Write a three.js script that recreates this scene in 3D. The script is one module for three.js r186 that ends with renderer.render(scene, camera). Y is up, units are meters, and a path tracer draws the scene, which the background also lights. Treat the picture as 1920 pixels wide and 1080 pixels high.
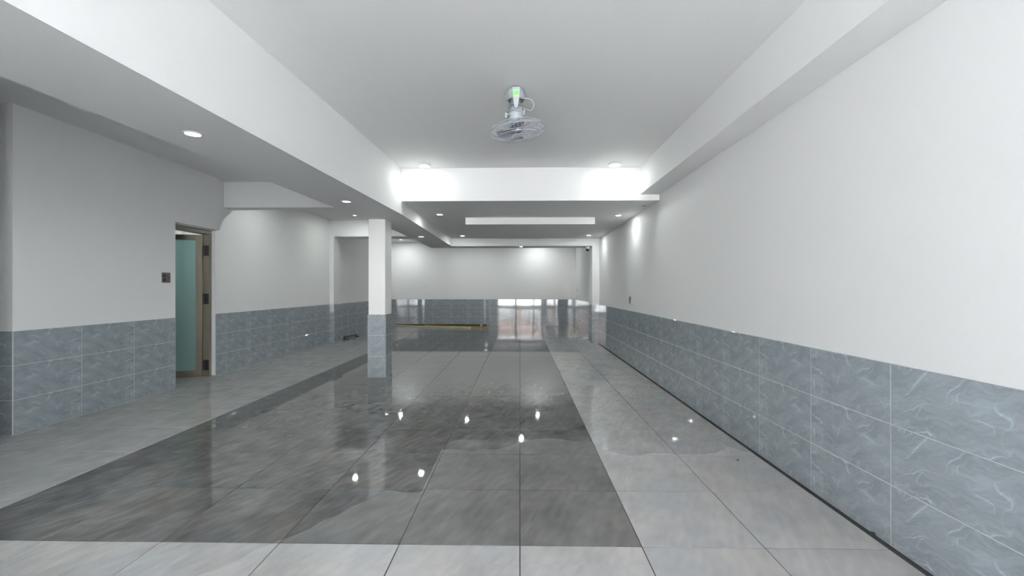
import * as THREE from 'three';
import { mergeGeometries } from 'three/addons/utils/BufferGeometryUtils.js';
import { RoundedBoxGeometry } from 'three/addons/geometries/RoundedBoxGeometry.js';
import { RectAreaLightUniformsLib } from 'three/addons/lights/RectAreaLightUniformsLib.js';
RectAreaLightUniformsLib.init();

// ---------------------------------------------------------------- camera, sky, exposure
// The room runs along -z; "D" below is the distance in front of the camera, z = -D.
const scene = new THREE.Scene();
const camera = new THREE.PerspectiveCamera(2 * Math.atan(540 / 830) * 180 / Math.PI, 1920 / 1080, 0.05, 200);
camera.position.set(0, 1.27, 0);
camera.rotation.order = 'YXZ';
camera.rotation.set(0.0012, 0.018, 0);
const renderer = new THREE.WebGLRenderer({ antialias: true });
renderer.toneMapping = THREE.LinearToneMapping;
renderer.toneMappingExposure = 1.3;
renderer.shadowMap.enabled = true;
renderer.shadowMap.type = THREE.PCFSoftShadowMap;
scene.background = new THREE.Color().setRGB(0.90, 0.97, 1.05);     // bright hazy sky, seen through the open front
scene.backgroundIntensity = 5.5;
const sun = new THREE.DirectionalLight(new THREE.Color().setRGB(1.0, 1.0, 0.99), 500);    // stands behind the building, so it lights the street and the house across it, not the room
sun.position.set(3, 40, 3); sun.target.position.set(0, 0, 8); sun.castShadow = true; sun.shadow.radius = 3;
Object.assign(sun.shadow.camera, { left: -30, right: 30, top: 30, bottom: -30, near: 1, far: 90 }); sun.shadow.mapSize.set(2048, 2048);
scene.add(sun, sun.target);
const LAMP = new THREE.Color().setRGB(0.94, 1.0, 0.975);            // cool white LED
const DOWNLIGHT = 520, DISC = 115;                                // radiance of the LED faces

// ---------------------------------------------------------------- random and noise
let seed = 12345;
function rnd() { seed = (seed * 1664525 + 1013904223) >>> 0; return seed / 4294967296; }
const PERM = new Uint8Array(512);
{ const p = [...Array(256).keys()]; for (let i = 255; i > 0; i--) { const j = Math.floor(rnd() * (i + 1)); [p[i], p[j]] = [p[j], p[i]]; } for (let i = 0; i < 512; i++) PERM[i] = p[i & 255]; }
const GX = [], GY = []; for (let i = 0; i < 16; i++) { GX.push(Math.cos(i * Math.PI / 8)); GY.push(Math.sin(i * Math.PI / 8)); }
function pn(x, y, px = 256, py = 256) {                             // gradient noise with periods px, py
  const xi = Math.floor(x), yi = Math.floor(y), fx = x - xi, fy = y - yi;
  const m = (a, b) => ((a % b) + b) % b;
  const x0 = m(xi, px), x1 = m(xi + 1, px), y0 = m(yi, py), y1 = m(yi + 1, py);
  const u = fx * fx * fx * (fx * (fx * 6 - 15) + 10), v = fy * fy * fy * (fy * (fy * 6 - 15) + 10);
  const g = (a, b, dx, dy) => { const h = PERM[PERM[a & 255] + (b & 255)] & 15; return GX[h] * dx + GY[h] * dy; };
  const a = g(x0, y0, fx, fy), b = g(x1, y0, fx - 1, fy), c = g(x0, y1, fx, fy - 1), d = g(x1, y1, fx - 1, fy - 1);
  return (a + (b - a) * u + (c + (d - c) * u - a - (b - a) * u) * v) * 1.4;
}
const clamp = (v, a = 0, b = 1) => Math.min(b, Math.max(a, v));
const smooth = (a, b, v) => { const t = clamp((v - a) / (b - a)); return t * t * (3 - 2 * t); };
const toS = (l) => 255 * (l <= 0.0031308 ? l * 12.92 : 1.055 * Math.pow(clamp(l), 1 / 2.4) - 0.055);
function texture(w, h, fn, srgb = true, wrap = THREE.RepeatWrapping) {   // fn(u, v) -> linear [r, g, b]
  const d = new Uint8Array(w * h * 4);
  for (let j = 0; j < h; j++) for (let i = 0; i < w; i++) {
    const c = fn((i + 0.5) / w, (j + 0.5) / h), k = (j * w + i) * 4;
    for (let n = 0; n < 3; n++) d[k + n] = srgb ? toS(c[n]) : clamp(c[n]) * 255;
    d[k + 3] = 255;
  }
  const t = new THREE.DataTexture(d, w, h, THREE.RGBAFormat);
  t.magFilter = THREE.LinearFilter; t.minFilter = THREE.LinearMipmapLinearFilter; t.generateMipmaps = true;
  t.wrapS = t.wrapT = wrap; if (srgb) t.colorSpace = THREE.SRGBColorSpace; t.needsUpdate = true;
  return t;
}

// ---------------------------------------------------------------- materials
const rgb = (r, g, b) => new THREE.Color().setRGB(r, g, b);
const std = (color, roughness, extra = {}) => new THREE.MeshStandardMaterial({ color, roughness, ...extra });
// grey marble-print wall tiles, 60 x 30 cm prints
function marblePrint(ox, oy) {
  return texture(1024, 512, (u, v) => {
    const x = u * 6 + ox, y = v * 3 + oy;
    const wx = pn(x * 0.35, y * 0.45 + 9) * 0.55 + pn(x * 1.1, y * 1.3 + 31) * 0.25, wy = pn(x * 0.4 + 17, y * 0.5) * 0.45 + pn(x * 1.2 + 7, y * 1.4) * 0.25;
    const sx = x + wx, sy = y + wy - 0.22 * x + pn(x * 3.0, y * 3.5) * 0.09 + pn(x * 7, y * 8) * 0.035;
    const line = (q, w) => Math.exp(-Math.pow(Math.abs(q) / w, 1.3));
    const v1 = line(pn(sx * 0.28 + 2, sy * 0.75), 0.022), v2 = line(pn(sx * 0.75 + 40, sy * 0.55 + 11), 0.02), v3 = line(pn(sx * 0.6 + 3, sy * 2.0 + 70), 0.045);
    const m1 = smooth(-0.2, 0.45, pn(x * 0.5 + 80, y * 0.8 + 3)), m2 = smooth(-0.05, 0.5, pn(x * 0.6 + 8, y * 0.9 + 33));
    const vein = v1 * (0.15 + 0.85 * m1) + v2 * m2 * 0.8 + v3 * 0.32 * m1;
    const cloud = pn(sx * 0.45 + 5, sy * 1.3 + 5) * 0.13 + pn(sx * 0.9, sy * 4.5) * 0.10 + pn(sx * 2.2, sy * 11) * 0.07 + pn(x * 12, y * 18) * 0.03;
    const k = 1 + cloud * 1.2 + vein * 0.75;
    return [0.290 * k, 0.325 * k, 0.352 * k];
  });
}
const prints = [marblePrint(3.1, 7.7), marblePrint(41.3, 22.9)];
const wallTileMats = prints.map((map) => new THREE.MeshPhysicalMaterial({ map, roughness: 0.035, ior: 1.52 }));
// floor tiles: grey stone print with slanting streaks
function stonePrint(r, g, b, amount, shift) {
  return texture(1024, 1024, (u, v) => {
    u += shift;
    const s = (n, a, c, o) => pn(u * n - v * a + o, v * c + o * 1.7, n, c);
    const streak = s(14, 5, 3, 3.3) * 0.5 + s(30, 11, 6, 8.1) * 0.5 + s(70, 26, 12, 5.5) * 0.22;
    const fleck = Math.pow(clamp(s(46, 17, 8, 21) * 1.2), 3) * 0.9 + Math.pow(clamp(s(22, 8, 5, 13) * 1.15), 3) * 1.1;
    const cloud = pn(u * 4, v * 4, 4, 4) * 0.6 + pn(u * 9 + 0.5, v * 8, 9, 8) * 0.4 + s(26, 9, 14, 40) * 0.5 + pn(u * 160, v * 160, 160, 160) * 0.25;
    const k = 1 + amount * (streak * 0.8 + cloud * 1.45 + fleck);
    const warm = 1 + 0.05 * pn(u * 3 + 7, v * 3 + 2, 3, 3);
    return [r * k * warm, g * k, b * k / warm];
  });
}
const darkPrint = stonePrint(0.112, 0.112, 0.110, 0.30, 0), lightPrint = stonePrint(0.385, 0.38, 0.38, 0.12, 0.37);
// where water stands on the floor the polish is mirror smooth; dried, wiped patches are duller. Map covers x -8..4, D -6..16
const FX0 = -8, FXW = 12, FD0 = -6, FDW = 22;
function dampness(x, D) {
  const n = pn(x * 1.1, D * 0.9) * 0.32 + pn(x * 3.1 + 9, D * 2.6) * 0.12 + pn(x * 9, D * 8) * 0.03;
  let edge = 3.62;
  if (x < -0.62) edge = 2.75 - 0.85 * smooth(-0.7, -1.6, x);
  if (x > 0.6) edge = 3.45;
  return smooth(-0.035, 0.035, D + n * 0.8 - edge);
}
const gloss = texture(1024, 2048, (u, v) => {
  const x = FX0 + u * FXW, D = FD0 + v * FDW, w = dampness(x, D);
  const smear = pn(x * 5, D * 3 + 4) * 0.03 + pn(x * 14, D * 6) * 0.02;
  const r = (0.335 + smear) * (1 - w) + (0.04 + smear * 0.18) * w;
  return [r, r, r];
}, false, THREE.ClampToEdgeWrapping);
gloss.channel = 1;
const floorMat = (map) => new THREE.MeshPhysicalMaterial({ map, roughness: 1, roughnessMap: gloss, ior: 1.4, specularIntensity: 0.85 });
const darkTile = floorMat(darkPrint), lightTile = floorMat(lightPrint);
// painted plaster: fine roller texture, no pattern one could see from afar
const roller = texture(256, 256, (u, v) => { const k = 0.5 + 0.3 * pn(u * 40, v * 40, 40, 40) + 0.2 * pn(u * 90, v * 90, 90, 90); return [k, k, k]; }, false);
const plaster = std(rgb(0.905, 0.905, 0.90), 0.62, { bumpMap: roller, bumpScale: 0.0002 });
const groutDark = std(rgb(0.022, 0.021, 0.02), 0.9), groutLight = std(rgb(0.58, 0.61, 0.63), 0.8);
const bronze = std(rgb(0.19, 0.172, 0.135), 0.42, { metalness: 0.2 });
const blackMetal = std(rgb(0.012, 0.012, 0.012), 0.6);
const whitePlastic = std(rgb(0.78, 0.79, 0.79), 0.35);
const chrome = std(rgb(0.62, 0.63, 0.64), 0.22, { metalness: 1 });

// ---------------------------------------------------------------- helpers
const used = {};
function numbered(name) { const n = used[name] = (used[name] ?? -1) + 1; return n ? `${name}_${String(n).padStart(3, '0')}` : name; }
function lit(o) { o.castShadow = true; o.receiveShadow = true; return o; }
function box(x0, x1, y0, y1, D0, D1) {
  const g = new THREE.BoxGeometry(x1 - x0, y1 - y0, D1 - D0); g.translate((x0 + x1) / 2, (y0 + y1) / 2, -(D0 + D1) / 2);
  return metreUV(g);
}
function metreUV(g) {                                              // uv in metres, by the way each face points
  const p = g.attributes.position, n = g.attributes.normal, uv = new Float32Array(p.count * 2);
  for (let i = 0; i < p.count; i++) {
    const ax = Math.abs(n.getX(i)), ay = Math.abs(n.getY(i)), az = Math.abs(n.getZ(i));
    uv[i * 2] = ax > ay && ax > az ? p.getZ(i) : p.getX(i); uv[i * 2 + 1] = ay >= ax && ay >= az ? p.getZ(i) : p.getY(i);
  }
  g.setAttribute('uv', new THREE.BufferAttribute(uv, 2)); return g;
}
function merge(list) { return list.length === 1 ? list[0] : mergeGeometries(list.map((g) => { const k = g.index ? g.toNonIndexed() : g; for (const a of Object.keys(k.attributes)) if (!['position', 'normal', 'uv'].includes(a)) k.deleteAttribute(a); return k; })); }
function part(parent, name, geos, mat) { const m = lit(new THREE.Mesh(merge(Array.isArray(geos) ? geos : [geos]), mat)); m.name = name; parent.add(m); return m; }
function struct(name, geos, mat, label) { const m = part(scene, numbered(name), geos, mat); m.userData = { kind: 'structure', label, category: name.split('_')[0] }; return m; }
function thing(name, label, category, at, group) {
  const g = new THREE.Group(); g.name = numbered(name); g.position.set(at[0], at[1], -at[2]); scene.add(g);
  g.userData = { label, category }; if (group) g.userData.group = group; return g;
}
function tube(points, r, seg = 24, rs = 8) { return new THREE.TubeGeometry(new THREE.CatmullRomCurve3(points.map((p) => new THREE.Vector3(...p))), seg, r, rs); }
const lathe = (pts, seg = 40) => new THREE.LatheGeometry(pts.map((p) => new THREE.Vector2(...p)), seg);
// a tile: its face looks along +z, chamfered rim; (u0..v1) is the piece of the print it shows, second = its place on the floor map
const tileCache = {};
function tileGeo(w, h, t, uv, second) {
  const key = second ? null : [w, h, t, ...uv].map((n) => n.toFixed(4)).join();
  if (key && tileCache[key]) return tileCache[key];
  const c = 0.0012, X = w / 2, Y = h / 2, pos = [], uvs = [], uv2 = [];
  const P = (x, y, z) => [x, y, z];
  const quad = (a, b, d, e) => { for (const q of [a, b, d, a, d, e]) {
    pos.push(...q); const fu = (q[0] + X) / w, fv = (q[1] + Y) / h;
    uvs.push(uv[0] + (uv[2] - uv[0]) * fu, uv[1] + (uv[3] - uv[1]) * fv);
    if (second) uv2.push(second[0] + (second[2] - second[0]) * fu, second[1] + (second[3] - second[1]) * fv);
  } };
  const o = [P(-X, -Y, t - c), P(X, -Y, t - c), P(X, Y, t - c), P(-X, Y, t - c)], i = [P(-X + c, -Y + c, t), P(X - c, -Y + c, t), P(X - c, Y - c, t), P(-X + c, Y - c, t)], b = [P(-X, -Y, 0), P(X, -Y, 0), P(X, Y, 0), P(-X, Y, 0)];
  quad(...i);
  for (let k = 0; k < 4; k++) { const n = (k + 1) % 4; quad(o[k], o[n], i[n], i[k]); quad(b[k], b[n], o[n], o[k]); }
  const g = new THREE.BufferGeometry();
  g.setAttribute('position', new THREE.Float32BufferAttribute(pos, 3)); g.setAttribute('uv', new THREE.Float32BufferAttribute(uvs, 2));
  if (second) g.setAttribute('uv1', new THREE.Float32BufferAttribute(uv2, 2));
  g.computeVertexNormals(); if (key) tileCache[key] = g; return g;
}
const T = 0.008, GAP = 0.0036, ROW = 0.3;
// wainscot: rows of marble tiles from the floor up. face: 'x+' 'x-' (wall along D) or 'z' (wall along x, facing the front) or 'z-'
function wainscot(parent, face, plane, from, to, joint, prefix = 'tile') {
  let a = from, cuts = [from];
  let k = Math.ceil((from - joint) / 0.6 + 1e-6);
  for (let j = joint + k * 0.6; j < to - 0.02; j += 0.6) if (j > from + 0.02) cuts.push(j);
  cuts.push(to);
  // the grout bed behind the tiles
  const bed = 0.0068, y1 = 0.897;
  const g = face === 'x+' ? box(plane, plane + bed, 0, y1, from, to) : face === 'x-' ? box(plane - bed, plane, 0, y1, from, to) : face === 'z' ? box(from, to, 0, y1, plane - bed, plane) : box(from, to, 0, y1, plane, plane + bed);
  part(parent, 'grout', g, groutLight);
  cuts.slice(0, -1).forEach((c0, n) => {
    const c1 = cuts[n + 1], w = c1 - c0 - GAP, mid = (c0 + c1) / 2;
    const fromJoint = ((c0 - joint) % 0.6 + 0.6) % 0.6, u0 = Math.abs(fromJoint - 0.6) < 1e-4 ? 0 : fromJoint / 0.6, u1 = Math.min(1, u0 + (c1 - c0) / 0.6);
    for (let r = 0; r < 3; r++) {
      const flip = face === 'x+' || face === 'z-' ? [u1, 0.01, u0, 0.99] : [u0, 0.01, u1, 0.99];
      const m = lit(new THREE.Mesh(tileGeo(w, ROW - GAP, T, flip), wallTileMats[(n + (face === 'z' ? 1 : 0)) % 5 === 4 ? 1 : 0]));
      m.name = prefix; const y = r * ROW + ROW / 2, j = (rnd() - 0.5) * 0.0008;
      if (face === 'x+') { m.position.set(plane + j, y, -mid); m.rotation.y = Math.PI / 2; }
      else if (face === 'x-') { m.position.set(plane - j, y, -mid); m.rotation.y = -Math.PI / 2; }
      else if (face === 'z') m.position.set(mid, y, -plane + j);
      else { m.position.set(mid, y, -plane - j); m.rotation.y = Math.PI; }
      parent.add(m);
    }
  });
}

// ---------------------------------------------------------------- the shell
const FRONT = -3.4, BACK = 15.2, H = 2.874, RIGHT = 1.838, RREAR = 1.905, LN = -4.388, LF = -4.46;
const STEP = 5.87, BEAMD = 10.3, BEAMD1 = 10.8, SOFFIT = 2.26, HEAD = 2.49, LOW = 2.434;

const floor = struct('floor', box(-6.6, 2.1, -0.2, -0.0030, FRONT - 0.2, BACK + 0.2), groutDark, 'dark and light grey polished stone floor tiles with dark joints');
{
  const far = [], near = { dark: [], light: [] };
  const rows = []; for (let D = 2.19 - 0.6 * 10; D < BACK; D += 0.6) rows.push(D);
  for (const D of rows) for (let c = -11; c < 4; c++) {
    let x0 = c * 0.6, x1 = x0 + 0.6, D0 = Math.max(D, FRONT), D1 = Math.min(D + 0.6, BACK);
    const right = D0 < BEAMD ? RIGHT : RREAR;
    if (x0 >= right - 0.01) continue;
    if (x1 > right - 0.02) x1 = right - 0.013;
    if (D + 0.3 > 3.75) { const left = D < 6.4 ? LN : LF; if (x1 <= -4.8) { if (D > 8 || D < 3.6) continue; } if (D > 8 && x0 < LF + 0.008) x0 = LF + 0.012; }
    if (x0 < -6.2) x0 = -6.2; if (x1 - x0 < 0.03) continue;
    const dark = x0 > -3.01 && x1 < 0.61 && D > 2.18 && D < 13.5;
    const w = x1 - x0 - 0.005, h = D1 - D0 - 0.005, ru = Math.floor(rnd() * 8) / 8, rv = Math.floor(rnd() * 8) / 8;
    const xm = (x0 + x1) / 2, Dm = (D0 + D1) / 2;
    const g = tileGeo(w, h, 0.008, rnd() < 0.5 ? [ru, rv, ru + w / 1.2, rv + h / 1.2] : [ru + w / 1.2, rv + h / 1.2, ru, rv], [(x0 - FX0) / FXW, (D0 - FD0) / FDW, (x1 - FX0) / FXW, (D1 - FD0) / FDW]);
    const m = lit(new THREE.Mesh(g, dark ? darkTile : lightTile));
    m.rotation.x = -Math.PI / 2; m.position.set(xm, -0.008 + (rnd() - 0.5) * 0.0005, -Dm);
    if (D1 < 0.45 || (x1 < -4.75)) { m.updateMatrix(); near.light.push(g.applyMatrix4(m.matrix)); continue; }
    m.name = dark ? 'dark_tile' : 'light_tile'; floor.add(m);
  }
  const rest = part(floor, 'light_tiles', [mergeGeometries(near.light)], lightTile); rest.userData.kind = 'stuff';
}
const wallRight = struct('wall_right', [box(RIGHT, 2.1, 0, H + 0.1, FRONT - 0.2, BEAMD), box(RREAR, 2.1, 0, H + 0.1, BEAMD, BACK + 0.2)], plaster, 'long white wall with grey marble tile wainscot opposite the door');
wainscot(wallRight, 'x-', RIGHT, FRONT, BEAMD - 0.001, 2.22);
wainscot(wallRight, 'x-', RREAR, BEAMD1 + 0.001, BACK - 0.01, 2.22);
const wallBack = struct('wall_back', box(-5.0, RREAR, 0, H + 0.1, BACK, BACK + 0.2), plaster, 'white end wall with glossy grey tile wainscot mirroring the front windows');
wainscot(wallBack, 'z', BACK, LF + 0.01, RREAR - 0.009, -4.2);
const wallLeft = struct('wall_left', [box(-4.66, LN, 0, H + 0.1, 3.75, 5.56), box(-4.66, LF, 0, H + 0.1, 6.40, BACK), box(-4.66, LN, 2.12, H + 0.1, 5.56, 6.40), box(-6.4, -4.66, 0, H + 0.1, 3.75, 3.95)], plaster, 'white wall with tile wainscot around the frosted glass door');
wainscot(wallLeft, 'x+', LN, 3.7505, 5.557, 3.7505);
wainscot(wallLeft, 'x+', LF, 6.402, BEAMD - 0.001, 6.63);
wainscot(wallLeft, 'x+', LF, BEAMD1 + 0.001, BACK - 0.01, 6.63);
wainscot(wallLeft, 'z', 3.75, -6.2, LN + T, LN + T);
const wallAlcove = struct('wall_alcove', box(-6.4, -6.2, 0, H + 0.1, FRONT, 3.75), plaster, 'white side wall of the recess left of the room');
struct('wall_partition', box(-2.35, -2.15, 0, SOFFIT, FRONT, -0.3), plaster, 'white partition under the long beam beside the entrance');
const pillar = struct('pillar', box(-4.45, -4.06, 0, H, 2.8, 3.2), plaster, 'white pillar with marble foot before the recess, opposite the long wall');
wainscot(pillar, 'x+', -4.06, 2.8, 3.2, 2.6); wainscot(pillar, 'z', 2.8, -4.45, -4.052, -4.6); wainscot(pillar, 'z-', 3.2, -4.45, -4.052, -4.6);
// the front: a wall with a wide opening to the street
const OX0 = -1.65, OX1 = 1.6, OH = 2.66;
struct('wall_front', [box(-6.6, OX0, 0, H + 0.1, FRONT - 0.2, FRONT), box(OX1, 2.1, 0, H + 0.1, FRONT - 0.2, FRONT), box(OX0, OX1, OH, H + 0.1, FRONT - 0.2, FRONT)], plaster, 'white front wall around the wide entrance to the street');
struct('ceiling', box(-6.6, 2.1, H, H + 0.2, FRONT - 0.2, BACK + 0.2), plaster, 'flat white painted ceiling above the beams');
function plan(points, y0, y1) {                                     // a prism over a plan of [x, D] corners
  const s = new THREE.Shape(points.map(([x, D]) => new THREE.Vector2(x, D)));
  const g = new THREE.ExtrudeGeometry(s, { depth: y1 - y0, bevelEnabled: false }); g.rotateX(-Math.PI / 2); g.translate(0, y0, 0);
  return metreUV(g);
}
struct('ceiling_beam', plan([[-1.99, FRONT], [-1.58, STEP], [-1.60, BEAMD1], [-2.165, BEAMD1], [-2.13, 7.75], [-2.26, 5.4], [-2.68, FRONT]], SOFFIT, H - 0.001), plaster, 'long wide white beam with downlights resting on the square column');
struct('ceiling_beam', box(1.585, RIGHT - 0.001, 2.51, H - 0.001, FRONT, STEP), plaster, 'slim white beam running along the top of the plain wall');
struct('ceiling_beam', box(-1.60, RREAR - 0.001, SOFFIT, H - 0.001, BEAMD, BEAMD1), plaster, 'white cross beam carrying the dome camera');
struct('ceiling_beam', box(LF + 0.001, -2.2, HEAD, H - 0.001, 6.59, 6.81), plaster, 'white cross beam between the frosted door wall and the long beam');
struct('ceiling_beam', box(LF + 0.001, -2.165, HEAD, H - 0.001, BEAMD, BEAMD1), plaster, 'white cross beam above the pilaster past the frosted door');
struct('ceiling_drop', box(-1.585, RIGHT - 0.001, LOW, H - 0.001, STEP, BEAMD), plaster, 'lowered white ceiling with four downlights behind the two disc lamps');
struct('ceiling_panel', new RoundedBoxGeometry(2.12, 0.113, 1.93, 2, 0.004).translate(0.165, LOW - 0.0565, -8.215), plaster, 'flat rectangular white panel hung below the lowered ceiling');
const pilR = struct('pilaster', box(1.675, RREAR - 0.001, 0, SOFFIT, BEAMD, BEAMD1), plaster, 'narrow white pilaster under the dome camera beam');
wainscot(pilR, 'z', BEAMD, 1.667, RIGHT, 1.667); wainscot(pilR, 'x-', 1.675, BEAMD + 0.001, BEAMD1, BEAMD);
const pilL = struct('pilaster', box(LF + 0.001, -4.365, 0, HEAD, BEAMD, BEAMD1), plaster, 'narrow white pilaster on the frosted door wall');
wainscot(pilL, 'z', BEAMD, LF + 0.001, -4.357, LF);
wainscot(pilL, 'x+', -4.365, BEAMD + 0.001, BEAMD1, BEAMD);
// the square column
const CX0 = -2.165, CX1 = -1.925, CD0 = 6.29, CD1 = 6.60;
const column = struct('column', new RoundedBoxGeometry(CX1 - CX0, SOFFIT, CD1 - CD0, 2, 0.004).translate((CX0 + CX1) / 2, SOFFIT / 2, -(CD0 + CD1) / 2), plaster, 'free-standing square white column with marble tiles at its foot');
wainscot(column, 'z', CD0, CX0 - T, CX1 + T, CX0 - 0.1);
wainscot(column, 'z-', CD1, CX0 - T, CX1 + T, CX0 - 0.1);
wainscot(column, 'x+', CX1, CD0, CD1, CD0 - 0.15);
wainscot(column, 'x-', CX0, CD0, CD1, CD0 - 0.15);

// ---------------------------------------------------------------- entrance posts and the street
for (const [x, w, l] of [[-0.32, 0.15, 'white steel door post dividing the wide street entrance'], [1.04, 0.10, 'slim white steel door post close to the entrance edge']]) {
  const p = struct('trim', box(x - w / 2, x + w / 2, 0, OH, FRONT - 0.14, FRONT - 0.06), whitePlastic, l);
}
const street = struct('ground', box(-30, 30, -0.25, -0.02, -40, FRONT - 0.2), std(rgb(0.62, 0.63, 0.64), 0.9), 'pale concrete street in front of the entrance');
{
  const house = thing('house', 'salmon painted house with white shutters across the street', 'house', [0, -0.02, -24]);
  const wallMat = std(rgb(0.72, 0.55, 0.50), 0.8), whiteMat = std(rgb(0.8, 0.8, 0.78), 0.6);
  const at = (x0, x1, y0, y1, z0, z1) => { const g = new THREE.BoxGeometry(x1 - x0, y1 - y0, z1 - z0); g.translate((x0 + x1) / 2, (y0 + y1) / 2, (z0 + z1) / 2); return metreUV(g); };
  part(house, 'wall', at(-9, 9, 0, 4.6, 0, 5), wallMat);
  part(house, 'roof', at(-9.4, 9.4, 4.6, 4.8, -0.5, 5.4), whiteMat);
  for (let k = 0; k < 4; k++) { const s = part(house, 'shutter', at(-8 + k * 4.1, -4.6 + k * 4.1, 0.02, 2.6, -0.06, 0), whiteMat); for (let r = 0; r < 12; r++) part(s, 'slat', at(-7.95 + k * 4.1, -4.65 + k * 4.1, 0.06 + r * 0.21, 0.25 + r * 0.21, -0.09, -0.06), whiteMat); }
}

// ---------------------------------------------------------------- frosted glass door
{
  const door = new THREE.Group(); door.name = 'door_1'; scene.add(door); door.position.set(0.048, -0.01, 0.05);
  door.userData = { kind: 'structure', label: 'bronze framed frosted glass door standing ajar', category: 'door' };
  const f = part(door, 'frame', [box(-4.645, -4.56, 0, 2.118, 6.40, 6.449), box(-4.645, -4.56, 0, 2.118, 5.612, 5.66), box(-4.645, -4.56, 2.06, 2.118, 5.66, 6.40)], bronze);
  part(door, 'architrave', [box(-4.655, -4.50, 2.1185, 2.128, 5.6, 6.44)], whitePlastic);
  const leaf = new THREE.Group(); leaf.name = 'leaf'; leaf.position.set(-4.635, 0.012, -6.378); leaf.rotation.y = THREE.MathUtils.degToRad(194); door.add(leaf);
  const W = 0.74, LH = 2.043, t = 0.04, bar = (x0, x1, y0, y1, d = t) => { const g = new RoundedBoxGeometry(x1 - x0, y1 - y0, d, 1, 0.003); g.translate((x0 + x1) / 2, (y0 + y1) / 2, 0); return g; };
  part(leaf, 'stile', bar(0.004, 0.085, 0, LH), bronze); part(leaf, 'stile', bar(W - 0.085, W, 0, LH), bronze);
  part(leaf, 'rail', bar(0.0855, W - 0.0855, 0, 0.085), bronze); part(leaf, 'rail', bar(0.0855, W - 0.0855, LH - 0.075, LH), bronze);
  const frosted = new THREE.MeshPhysicalMaterial({ color: rgb(0.52, 0.68, 0.67), roughness: 0.7, transmission: 0.75, thickness: 0, ior: 1.5 });
  part(leaf, 'frosted_pane', bar(0.086, W - 0.086, 0.086, LH - 0.076, 0.008), frosted).userData.label = 'teal frosted glass pane';
  for (const y of [0.17, 1.13, 1.83]) {
    const h = new THREE.Group(); h.name = 'hinge'; h.position.set(-4.60, y, -6.385); door.add(h); h.userData.label = 'black door hinge';
    part(h, 'knuckle', new THREE.CylinderGeometry(0.011, 0.011, 0.13, 14).translate(-0.012, 0, 0.014), blackMetal);
    part(h, 'hinge_plate', new RoundedBoxGeometry(0.078, 0.15, 0.006, 1, 0.002).translate(-0.002, 0, -0.008), blackMetal);
    for (const sy of [-0.045, 0, 0.045]) part(h, 'screw', new THREE.CylinderGeometry(0.005, 0.005, 0.004, 8).rotateX(Math.PI / 2).translate(0.018, sy, -0.003), blackMetal);
  }
  // the small room behind it
  const ww = struct('wall_washroom', [box(-6.4, -6.2, 0, H, 3.95, 8.2), box(-6.2, -4.66, 0, H, 8.0, 8.2)], plaster, 'white walls of the small room behind the frosted door');
  part(ww, 'skirting_tiles', [box(-6.2, -6.19, 0, 0.78, 3.95, 7.99), box(-6.19, -4.66, 0, 0.78, 7.99, 8.0)], std(rgb(0.06, 0.07, 0.075), 0.3));
}

// ---------------------------------------------------------------- lamps
function glow(k) { return new THREE.MeshStandardMaterial({ color: rgb(0.9, 0.9, 0.9), roughness: 0.4, emissive: LAMP, emissiveIntensity: k }); }
const glowMat = glow(14), rimMat = whitePlastic;
const rimGeo = lathe([[0.043, 0], [0.043, -0.004], [0.047, -0.0075], [0.058, -0.006], [0.0605, 0], [0.043, 0]]), faceGeo = new THREE.CylinderGeometry(0.0432, 0.0432, 0.003, 36).translate(0, -0.0018, 0);
function downlight(x, y, D, label, group, power = 1) {
  const g = thing('downlight', label, 'downlight', [x, y, D], group);
  part(g, 'rim', rimGeo, rimMat); part(g, 'light_face', faceGeo, glowMat);
  const l = new THREE.RectAreaLight(LAMP, DOWNLIGHT * power, 0.077, 0.077); l.position.set(0, -0.009, 0); l.rotation.x = -Math.PI / 2; g.add(l);
  return g;
}
downlight(-2.09, SOFFIT, 2.79, 'lit downlight in the long beam, the one farthest from the column', undefined, 1.4);
downlight(-1.97, SOFFIT, 4.99, 'lit downlight in the long beam just ahead of the column', undefined, 0.8);
downlight(-1.88, SOFFIT, 8.4, 'lit downlight in the long beam behind the column', undefined, 0.6);
downlight(0.03, SOFFIT, 10.44, 'lit downlight under the cross beam of the dome camera', undefined, 0.8);
downlight(-1.26, LOW, 6.93, 'lit downlight in lowered ceiling, near the disc lamps on the column side', undefined, 0.32);
downlight(1.56, LOW, 7.05, 'lit downlight in lowered ceiling, near the disc lamps beside the long wall', undefined, 0.32);
downlight(-1.27, LOW, 9.74, 'lit downlight in lowered ceiling, near the camera beam on the column side', undefined, 0.32);
downlight(1.50, LOW, 9.68, 'lit downlight in lowered ceiling, near the camera beam beside the long wall', undefined, 0.32);
downlight(-3.60, H, 9.62, 'lit downlight in the ceiling in front of the tiled pilaster on the door wall', undefined, 0.6);
downlight(-3.60, H, 7.25, 'lit downlight hidden behind the cross beam by the frosted door', undefined, 0.6);
downlight(-3.90, H, 14.43, 'lit downlight by the end wall, seen beside the column', undefined, 1.0);
downlight(-1.67, H, 13.9, 'lit downlight by the end wall above the poles', undefined, 1.0);
downlight(0.58, H, 14.5, 'lit downlight by the end wall above the window reflection', undefined, 1.0);
{ // the one that is off
  const g = thing('downlight', 'dark unlit downlight in the lowered ceiling beside the long wall', 'downlight', [1.745, LOW, 6.25]);
  part(g, 'rim', lathe([[0.030, 0], [0.030, -0.003], [0.034, -0.005], [0.042, -0.004], [0.044, 0], [0.030, 0]]), rimMat);
  part(g, 'dark_face', new THREE.CylinderGeometry(0.0302, 0.0302, 0.002, 28).translate(0, -0.0012, 0), std(rgb(0.03, 0.03, 0.03), 0.5));
}
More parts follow.
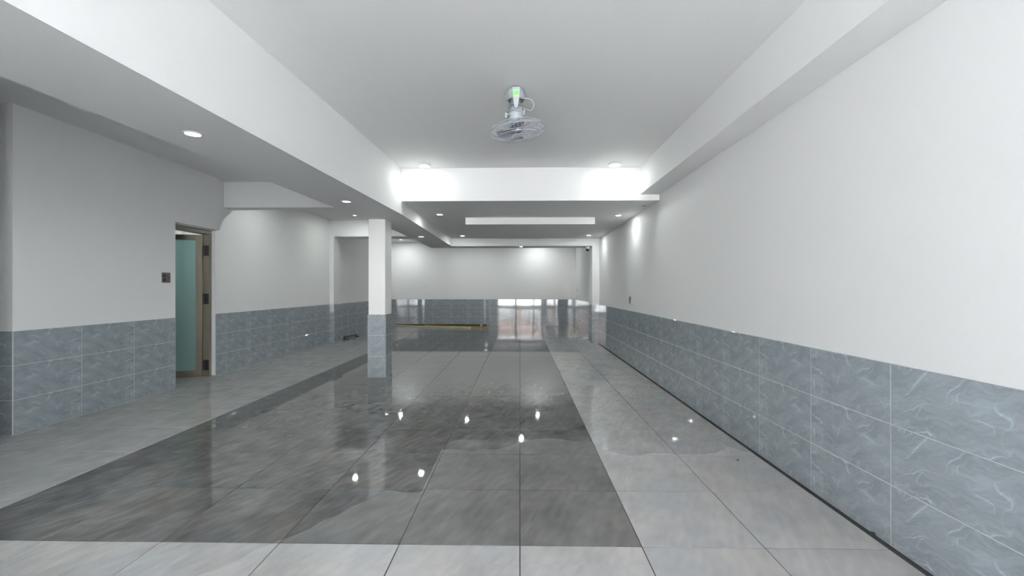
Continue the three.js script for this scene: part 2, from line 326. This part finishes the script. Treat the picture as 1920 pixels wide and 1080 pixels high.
for (const [x, l] of [[-1.235, 'round disc lamp under the ceiling near the long beam'], [1.215, 'round disc lamp under the ceiling near the long wall']]) {
  const g = thing('disc_lamp', l, 'ceiling lamp', [x, H, 5.70]);
  part(g, 'housing', lathe([[0.0, 0], [0.072, 0], [0.080, -0.006], [0.080, -0.022], [0.076, -0.026], [0.070, -0.026]], 48), whitePlastic);
  part(g, 'light_face', lathe([[0.070, -0.024], [0.064, -0.031], [0.045, -0.035], [0, -0.036]].reverse(), 48), glow(9));
  const la = new THREE.RectAreaLight(LAMP, DISC * 0.36, 0.12, 0.12); la.position.set(0, -0.040, 0); la.rotation.x = -Math.PI / 2; g.add(la);
}
{
  const g = thing('washroom_lamp', 'small ceiling lamp in the room behind the frosted door', 'ceiling lamp', [-5.4, H, 7.2]);
  part(g, 'housing', lathe([[0, 0], [0.07, 0], [0.075, -0.02], [0.068, -0.024]], 32), whitePlastic);
  part(g, 'light_face', lathe([[0, -0.03], [0.05, -0.028], [0.068, -0.022]], 32), glowMat);
  const l = new THREE.RectAreaLight(LAMP, 300, 0.1, 0.1); l.position.y = -0.035; l.rotation.x = -Math.PI / 2; g.add(l);
}

// ---------------------------------------------------------------- orbit fan on the ceiling
{
  const fan = thing('ceiling_fan', 'pale grey orbit fan with wire cage and green sticker on the ceiling', 'fan', [-0.034, H, 3.56]);
  const grey = std(rgb(0.17, 0.19, 0.20), 0.4), pale = std(rgb(0.185, 0.205, 0.225), 0.38), dark = std(rgb(0.10, 0.11, 0.125), 0.45), blade = std(rgb(0.10, 0.105, 0.13), 0.35), wire = std(rgb(0.40, 0.41, 0.45), 0.35);
  part(fan, 'canopy', lathe([[0.0, 0], [0.060, 0], [0.070, -0.012], [0.077, -0.035], [0.078, -0.06], [0.070, -0.086], [0.060, -0.096], [0.05, -0.084], [0.05, -0.05], [0, -0.05]].reverse(), 48), grey);
  part(fan, 'swivel', [new THREE.CylinderGeometry(0.043, 0.040, 0.075, 32).translate(0, -0.105, 0)], dark);
  // teardrop bracket on the front with its sticker
  const s = new THREE.Shape(); s.moveTo(-0.029, 0.02); s.lineTo(0.029, 0.02); s.bezierCurveTo(0.028, -0.03, 0.022, -0.07, 0.012, -0.128); s.bezierCurveTo(0.010, -0.142, -0.010, -0.142, -0.012, -0.128); s.bezierCurveTo(-0.022, -0.07, -0.028, -0.03, -0.029, 0.02);
  const br = new THREE.Group(); br.name = 'bracket'; br.position.set(0.003, -0.040, 0.077); br.rotation.x = 0.10; fan.add(br);
  part(br, 'bracket_plate', new THREE.ExtrudeGeometry(s, { depth: 0.008, bevelEnabled: true, bevelSize: 0.003, bevelThickness: 0.003, bevelSegments: 2 }), pale);
  const flat = (w, h, x, y, z) => new THREE.BoxGeometry(w, h, 0.0006).translate(x, y, z);
  const st = part(br, 'sticker', flat(0.047, 0.054, 0.001, -0.028, 0.0114), std(rgb(0.19, 0.27, 0.20), 0.5)); st.userData.label = 'green and yellow energy sticker';
  part(st, 'green_print', flat(0.043, 0.031, 0.001, -0.026, 0.012), std(rgb(0.005, 0.15, 0.018), 0.5));
  part(st, 'yellow_print', flat(0.040, 0.012, 0.001, -0.0485, 0.012), std(rgb(0.23, 0.24, 0.035), 0.5));
  part(st, 'dark_print', [flat(0.006, 0.014, 0.005, -0.026, 0.0125), flat(0.014, 0.004, 0.006, -0.033, 0.0125)], std(rgb(0.004, 0.06, 0.02), 0.5));
  part(fan, 'neck', lathe([[0.0, -0.138], [0.042, -0.138], [0.052, -0.16], [0.060, -0.182], [0.060, -0.190], [0, -0.190]].reverse(), 40), pale);
  for (const [x, y, z] of [[-0.078, -0.215, 0.01], [0.066, -0.2, 0.02]]) part(fan, 'side_clamp', [new RoundedBoxGeometry(0.018, 0.042, 0.02, 2, 0.005).translate(x, y, z), new THREE.CylinderGeometry(0.006, 0.006, 0.024, 12).rotateZ(Math.PI / 2).translate(x + (x < 0 ? 0.014 : -0.012), y + 0.008, z)], grey);
  part(fan, 'wing_nut', [new THREE.CylinderGeometry(0.004, 0.004, 0.03, 10).rotateZ(Math.PI / 2).translate(-0.077, -0.062, 0.01), new THREE.TorusGeometry(0.009, 0.0028, 8, 18).translate(-0.086, -0.052, 0.01), new THREE.TorusGeometry(0.009, 0.0028, 8, 18).translate(-0.083, -0.073, 0.01)], dark);
  part(fan, 'power_cord', tube([[0.05, -0.085, 0.02], [0.075, -0.083, 0.02], [0.115, -0.090, 0.02], [0.140, -0.115, 0.02], [0.142, -0.150, 0.02], [0.120, -0.182, 0.02], [0.085, -0.172, 0.02], [0.035, -0.155, 0.03]], 0.0032, 60), std(rgb(0.30, 0.30, 0.285), 0.5));
  const head = new THREE.Group(); head.name = 'fan_head'; head.position.set(0, -0.185, 0); head.rotation.set(0.07, 0, THREE.MathUtils.degToRad(6.5)); fan.add(head);
  part(head, 'motor', lathe([[0, 0], [0.058, 0], [0.0625, -0.006], [0.0625, -0.072], [0.056, -0.084], [0.03, -0.088], [0, -0.088]].reverse(), 44), pale);
  part(head, 'motor_seam', lathe([[0.0625, -0.012], [0.0645, -0.014], [0.0645, -0.018], [0.0625, -0.020]].reverse(), 44), grey);
  const cy = -0.138;                                              // blades turn here
  part(head, 'hub', lathe([[0, 0.045], [0.012, 0.045], [0.012, 0.018], [0.034, 0.016], [0.038, 0], [0.034, -0.018], [0.02, -0.026], [0, -0.028]].reverse(), 32).translate(0, cy, 0), blade);
  for (let k = 0; k < 3; k++) {
    const b = new THREE.Shape(); b.moveTo(0.028, -0.02); b.bezierCurveTo(0.07, -0.075, 0.15, -0.09, 0.185, -0.055); b.bezierCurveTo(0.20, -0.02, 0.19, 0.035, 0.165, 0.05); b.bezierCurveTo(0.11, 0.06, 0.06, 0.03, 0.028, 0.02); b.lineTo(0.028, -0.02);
    const g = new THREE.ExtrudeGeometry(b, { depth: 0.002, bevelEnabled: true, bevelSize: 0.001, bevelThickness: 0.001, bevelSegments: 1, curveSegments: 14 });
    g.rotateX(-Math.PI / 2 + 0.26);
    const m = part(head, 'blade', g, blade); m.position.y = cy; m.rotation.y = k * 2 * Math.PI / 3 + 0.55;
  }
  const ring = (r, y, w) => new THREE.TorusGeometry(r, w, 6, 96).rotateX(Math.PI / 2).translate(0, y, 0);
  const spoke = (pts) => tube(pts.map(([r, y]) => [r, y, 0]), 0.0011, 10, 5);
  const up = spoke([[0.060, -0.080], [0.11, -0.086], [0.175, -0.096], [0.213, -0.118], [0.222, -0.138]]), down = spoke([[0.222, -0.138], [0.215, -0.168], [0.180, -0.190], [0.11, -0.202], [0.045, -0.205]]);
  const many = (g, n) => [...Array(n).keys()].map((k) => g.clone().rotateY(k * 2 * Math.PI / n));
  part(head, 'rear_cage', [...many(up, 48), ring(0.176, -0.0965, 0.0018), ring(0.11, -0.086, 0.0015)], wire);
  part(head, 'front_cage', [...many(down, 48), ring(0.180, -0.190, 0.0022), ring(0.11, -0.202, 0.0015), ring(0.2, -0.180, 0.0014)], wire);
  part(head, 'cage_rim', [ring(0.223, -0.134, 0.0034), ring(0.223, -0.143, 0.0034)], pale);
  part(head, 'badge', lathe([[0, -0.211], [0.038, -0.208], [0.046, -0.203], [0, -0.201]], 32), pale);
}

// ---------------------------------------------------------------- wall plates
{
  const sw = thing('wall_switch', 'bronze wall plate with two sockets and a switch beside the frosted door', 'switch', [LN, 1.405, 5.405]);
  const plate = std(rgb(0.135, 0.125, 0.105), 0.35, { metalness: 0.4 }), key = std(rgb(0.085, 0.075, 0.066), 0.4), hole = std(rgb(0.012, 0.012, 0.01), 0.6);
  const p = (name, w, h, t, z, y, x, mat) => part(sw, name, new RoundedBoxGeometry(t, h, w, 2, Math.min(t, w, h) * 0.2).translate(x, y, z), mat);   // width runs along the wall
  p('plate', 0.125, 0.125, 0.010, 0, 0, 0.005, plate);
  for (const y of [0.024, -0.028]) { p('socket', 0.046, 0.036, 0.004, 0.034, y, 0.0115, hole); }
  p('rocker', 0.046, 0.090, 0.005, -0.030, 0, 0.0125, key);
  p('rocker_slot', 0.040, 0.012, 0.003, -0.030, 0.002, 0.0152, hole);
  const s2 = thing('wall_switch', 'dark switch plate on the long wall just above the tile wainscot', 'switch', [RIGHT, 1.075, 7.40]);
  part(s2, 'plate', new RoundedBoxGeometry(0.012, 0.120, 0.080, 2, 0.003).translate(-0.006, 0, 0), std(rgb(0.075, 0.070, 0.062), 0.4, { metalness: 0.3 }));
  part(s2, 'rocker', new RoundedBoxGeometry(0.006, 0.075, 0.045, 2, 0.002).translate(-0.0145, 0, 0), std(rgb(0.03, 0.03, 0.03), 0.4));
  const s3 = thing('wall_switch', 'small pale switch on the end section of the long wall', 'switch', [RREAR, 1.2, 14.9]);
  part(s3, 'plate', new RoundedBoxGeometry(0.010, 0.12, 0.075, 2, 0.002).translate(-0.005, 0, 0), std(rgb(0.45, 0.45, 0.44), 0.4));
  part(s3, 'rocker', new RoundedBoxGeometry(0.005, 0.06, 0.04, 2, 0.001).translate(-0.012, 0, 0), whitePlastic);
}
// ---------------------------------------------------------------- dome camera under the cross beam
{
  const c = thing('security_camera', 'white dome security camera with black lens under the cross beam', 'camera', [1.585, SOFFIT, 10.40]);
  part(c, 'base', lathe([[0, 0], [0.055, 0], [0.055, -0.018], [0.047, -0.045], [0.040, -0.062], [0.036, -0.07], [0, -0.07]].reverse(), 36), whitePlastic);
  part(c, 'lens_ball', new THREE.SphereGeometry(0.038, 28, 18).translate(-0.004, -0.078, 0.006), std(rgb(0.006, 0.007, 0.007), 0.12));
  part(c, 'lens_shroud', new RoundedBoxGeometry(0.016, 0.022, 0.05, 2, 0.004).translate(0.0, -0.058, 0.022), whitePlastic);
}
// ---------------------------------------------------------------- things left on the floor
function pole(name, label, a, b, make) {                           // make(length) -> group children along local +x from 0
  const g = thing(name, label, 'pole', [a[0], 0, a[1]]); const L = Math.hypot(b[0] - a[0], b[1] - a[1]);
  g.rotation.y = Math.atan2(b[1] - a[1], b[0] - a[0]); make(g, L); return g;
}
const bowed = (L, r, h) => tube([[0, r, 0], [L * 0.33, r + h * 0.4, 0.012], [L * 0.66, r + h * 0.3, 0.01], [L, r, 0]], r, 30, 12);
pole('curtain_pole', 'dark brown pole with white collar lying along the foot of the end wall', [-4.25, 15.13], [-1.16, 15.10], (g, L) => {
  part(g, 'rod', tube([[0, 0.024, 0], [L * 0.5, 0.024, 0], [L - 0.20, 0.024, 0]], 0.024, 20, 14), std(rgb(0.045, 0.026, 0.020), 0.45));
  part(g, 'collar', tube([[L - 0.20, 0.024, 0], [L - 0.12, 0.024, 0]], 0.025, 4, 14), std(rgb(0.6, 0.58, 0.56), 0.5)).userData.label = 'white collar';
  part(g, 'end_cap', [tube([[L - 0.12, 0.024, 0], [L, 0.024, 0]], 0.022, 4, 14), new THREE.SphereGeometry(0.026, 14, 10).translate(L, 0.026, 0)], std(rgb(0.06, 0.035, 0.03), 0.45));
});
pole('bamboo_pole', 'cream bamboo pole lying on the floor before the ochre lath', [-4.2, 14.93], [-1.60, 14.08], (g, L) => {
  part(g, 'stalk', tube([[0, 0.019, 0], [L * 0.5, 0.019, 0.01], [L, 0.021, 0]], 0.019, 24, 12), std(rgb(0.62, 0.57, 0.36), 0.5));
  for (let k = 1; k < 7; k++) part(g, 'node', new THREE.TorusGeometry(0.019, 0.002, 6, 16).rotateY(Math.PI / 2).translate(L * k / 7, 0.0205, 0.005), std(rgb(0.40, 0.34, 0.16), 0.55));
  part(g, 'cut_end', tube([[L, 0.021, 0], [L + 0.03, 0.021, 0]], 0.021, 2, 12), std(rgb(0.75, 0.72, 0.52), 0.6));
});
pole('wooden_lath', 'ochre wooden lath lying on the floor behind the bamboo pole', [-3.2, 14.82], [-1.02, 14.20], (g, L) => {
  part(g, 'board', new RoundedBoxGeometry(L, 0.045, 0.055, 2, 0.006).translate(L / 2, 0.0225, 0), std(rgb(0.34, 0.26, 0.05), 0.6));
  part(g, 'metal_band', new RoundedBoxGeometry(0.02, 0.049, 0.059, 1, 0.003).translate(L - 0.16, 0.0245, 0), std(rgb(0.10, 0.07, 0.03), 0.5));
});
{
  const g = thing('metal_bracket', 'black metal bracket with bent feet on the floor past the pilaster', 'bracket', [-4.42, 0, 11.05]); g.rotation.y = Math.atan2(0.6, 0.085);
  part(g, 'bar', tube([[0.0, 0.055, 0], [0.15, 0.052, 0.01], [0.35, 0.05, 0.005], [0.62, 0.052, 0]], 0.016, 24, 10), blackMetal);
  part(g, 'foot', [new RoundedBoxGeometry(0.035, 0.055, 0.035, 2, 0.006).translate(0.012, 0.0275, 0), new RoundedBoxGeometry(0.04, 0.016, 0.13, 2, 0.005).translate(0.012, 0.008, 0.06)], blackMetal);
  part(g, 'foot', [new RoundedBoxGeometry(0.035, 0.055, 0.035, 2, 0.006).translate(0.60, 0.0275, 0), new RoundedBoxGeometry(0.04, 0.016, 0.10, 2, 0.005).translate(0.60, 0.008, 0.04)], blackMetal);
}
function crumb(name, label, x, D, r, color, flat = 0.5) {
  const g = new THREE.IcosahedronGeometry(r, 2), p = g.attributes.position;
  for (let i = 0; i < p.count; i++) { const k = 1 + 0.45 * pn(p.getX(i) / r * 1.3 + x * 9, p.getZ(i) / r * 1.3 + p.getY(i) / r) ; p.setXYZ(i, p.getX(i) * k * 1.3, p.getY(i) * k * flat, p.getZ(i) * k); }
  g.computeVertexNormals(); g.computeBoundingBox(); g.translate(0, -g.boundingBox.min.y, 0);
  const m = part(scene, numbered(name), g, std(color, 0.8)); m.position.set(x, 0, -D); m.userData = { label, category: 'debris' };
}
crumb('debris_crumb', 'small black crumb lying alone on the light tiles', 1.61, 3.30, 0.007, rgb(0.02, 0.02, 0.025));
crumb('debris_clump', 'dark dirt clump in the joint at the foot of the long wall', 1.812, 2.31, 0.010, rgb(0.03, 0.025, 0.02), 0.8);
crumb('rust_crumb', 'rust brown crumb at the foot of the long wall', 1.80, 5.80, 0.014, rgb(0.28, 0.15, 0.06), 0.5);
crumb('debris_crumb', 'tiny grey crumb on the dark tiles ahead of the column', 0.14, 4.93, 0.008, rgb(0.04, 0.04, 0.04));

renderer.render(scene, camera);
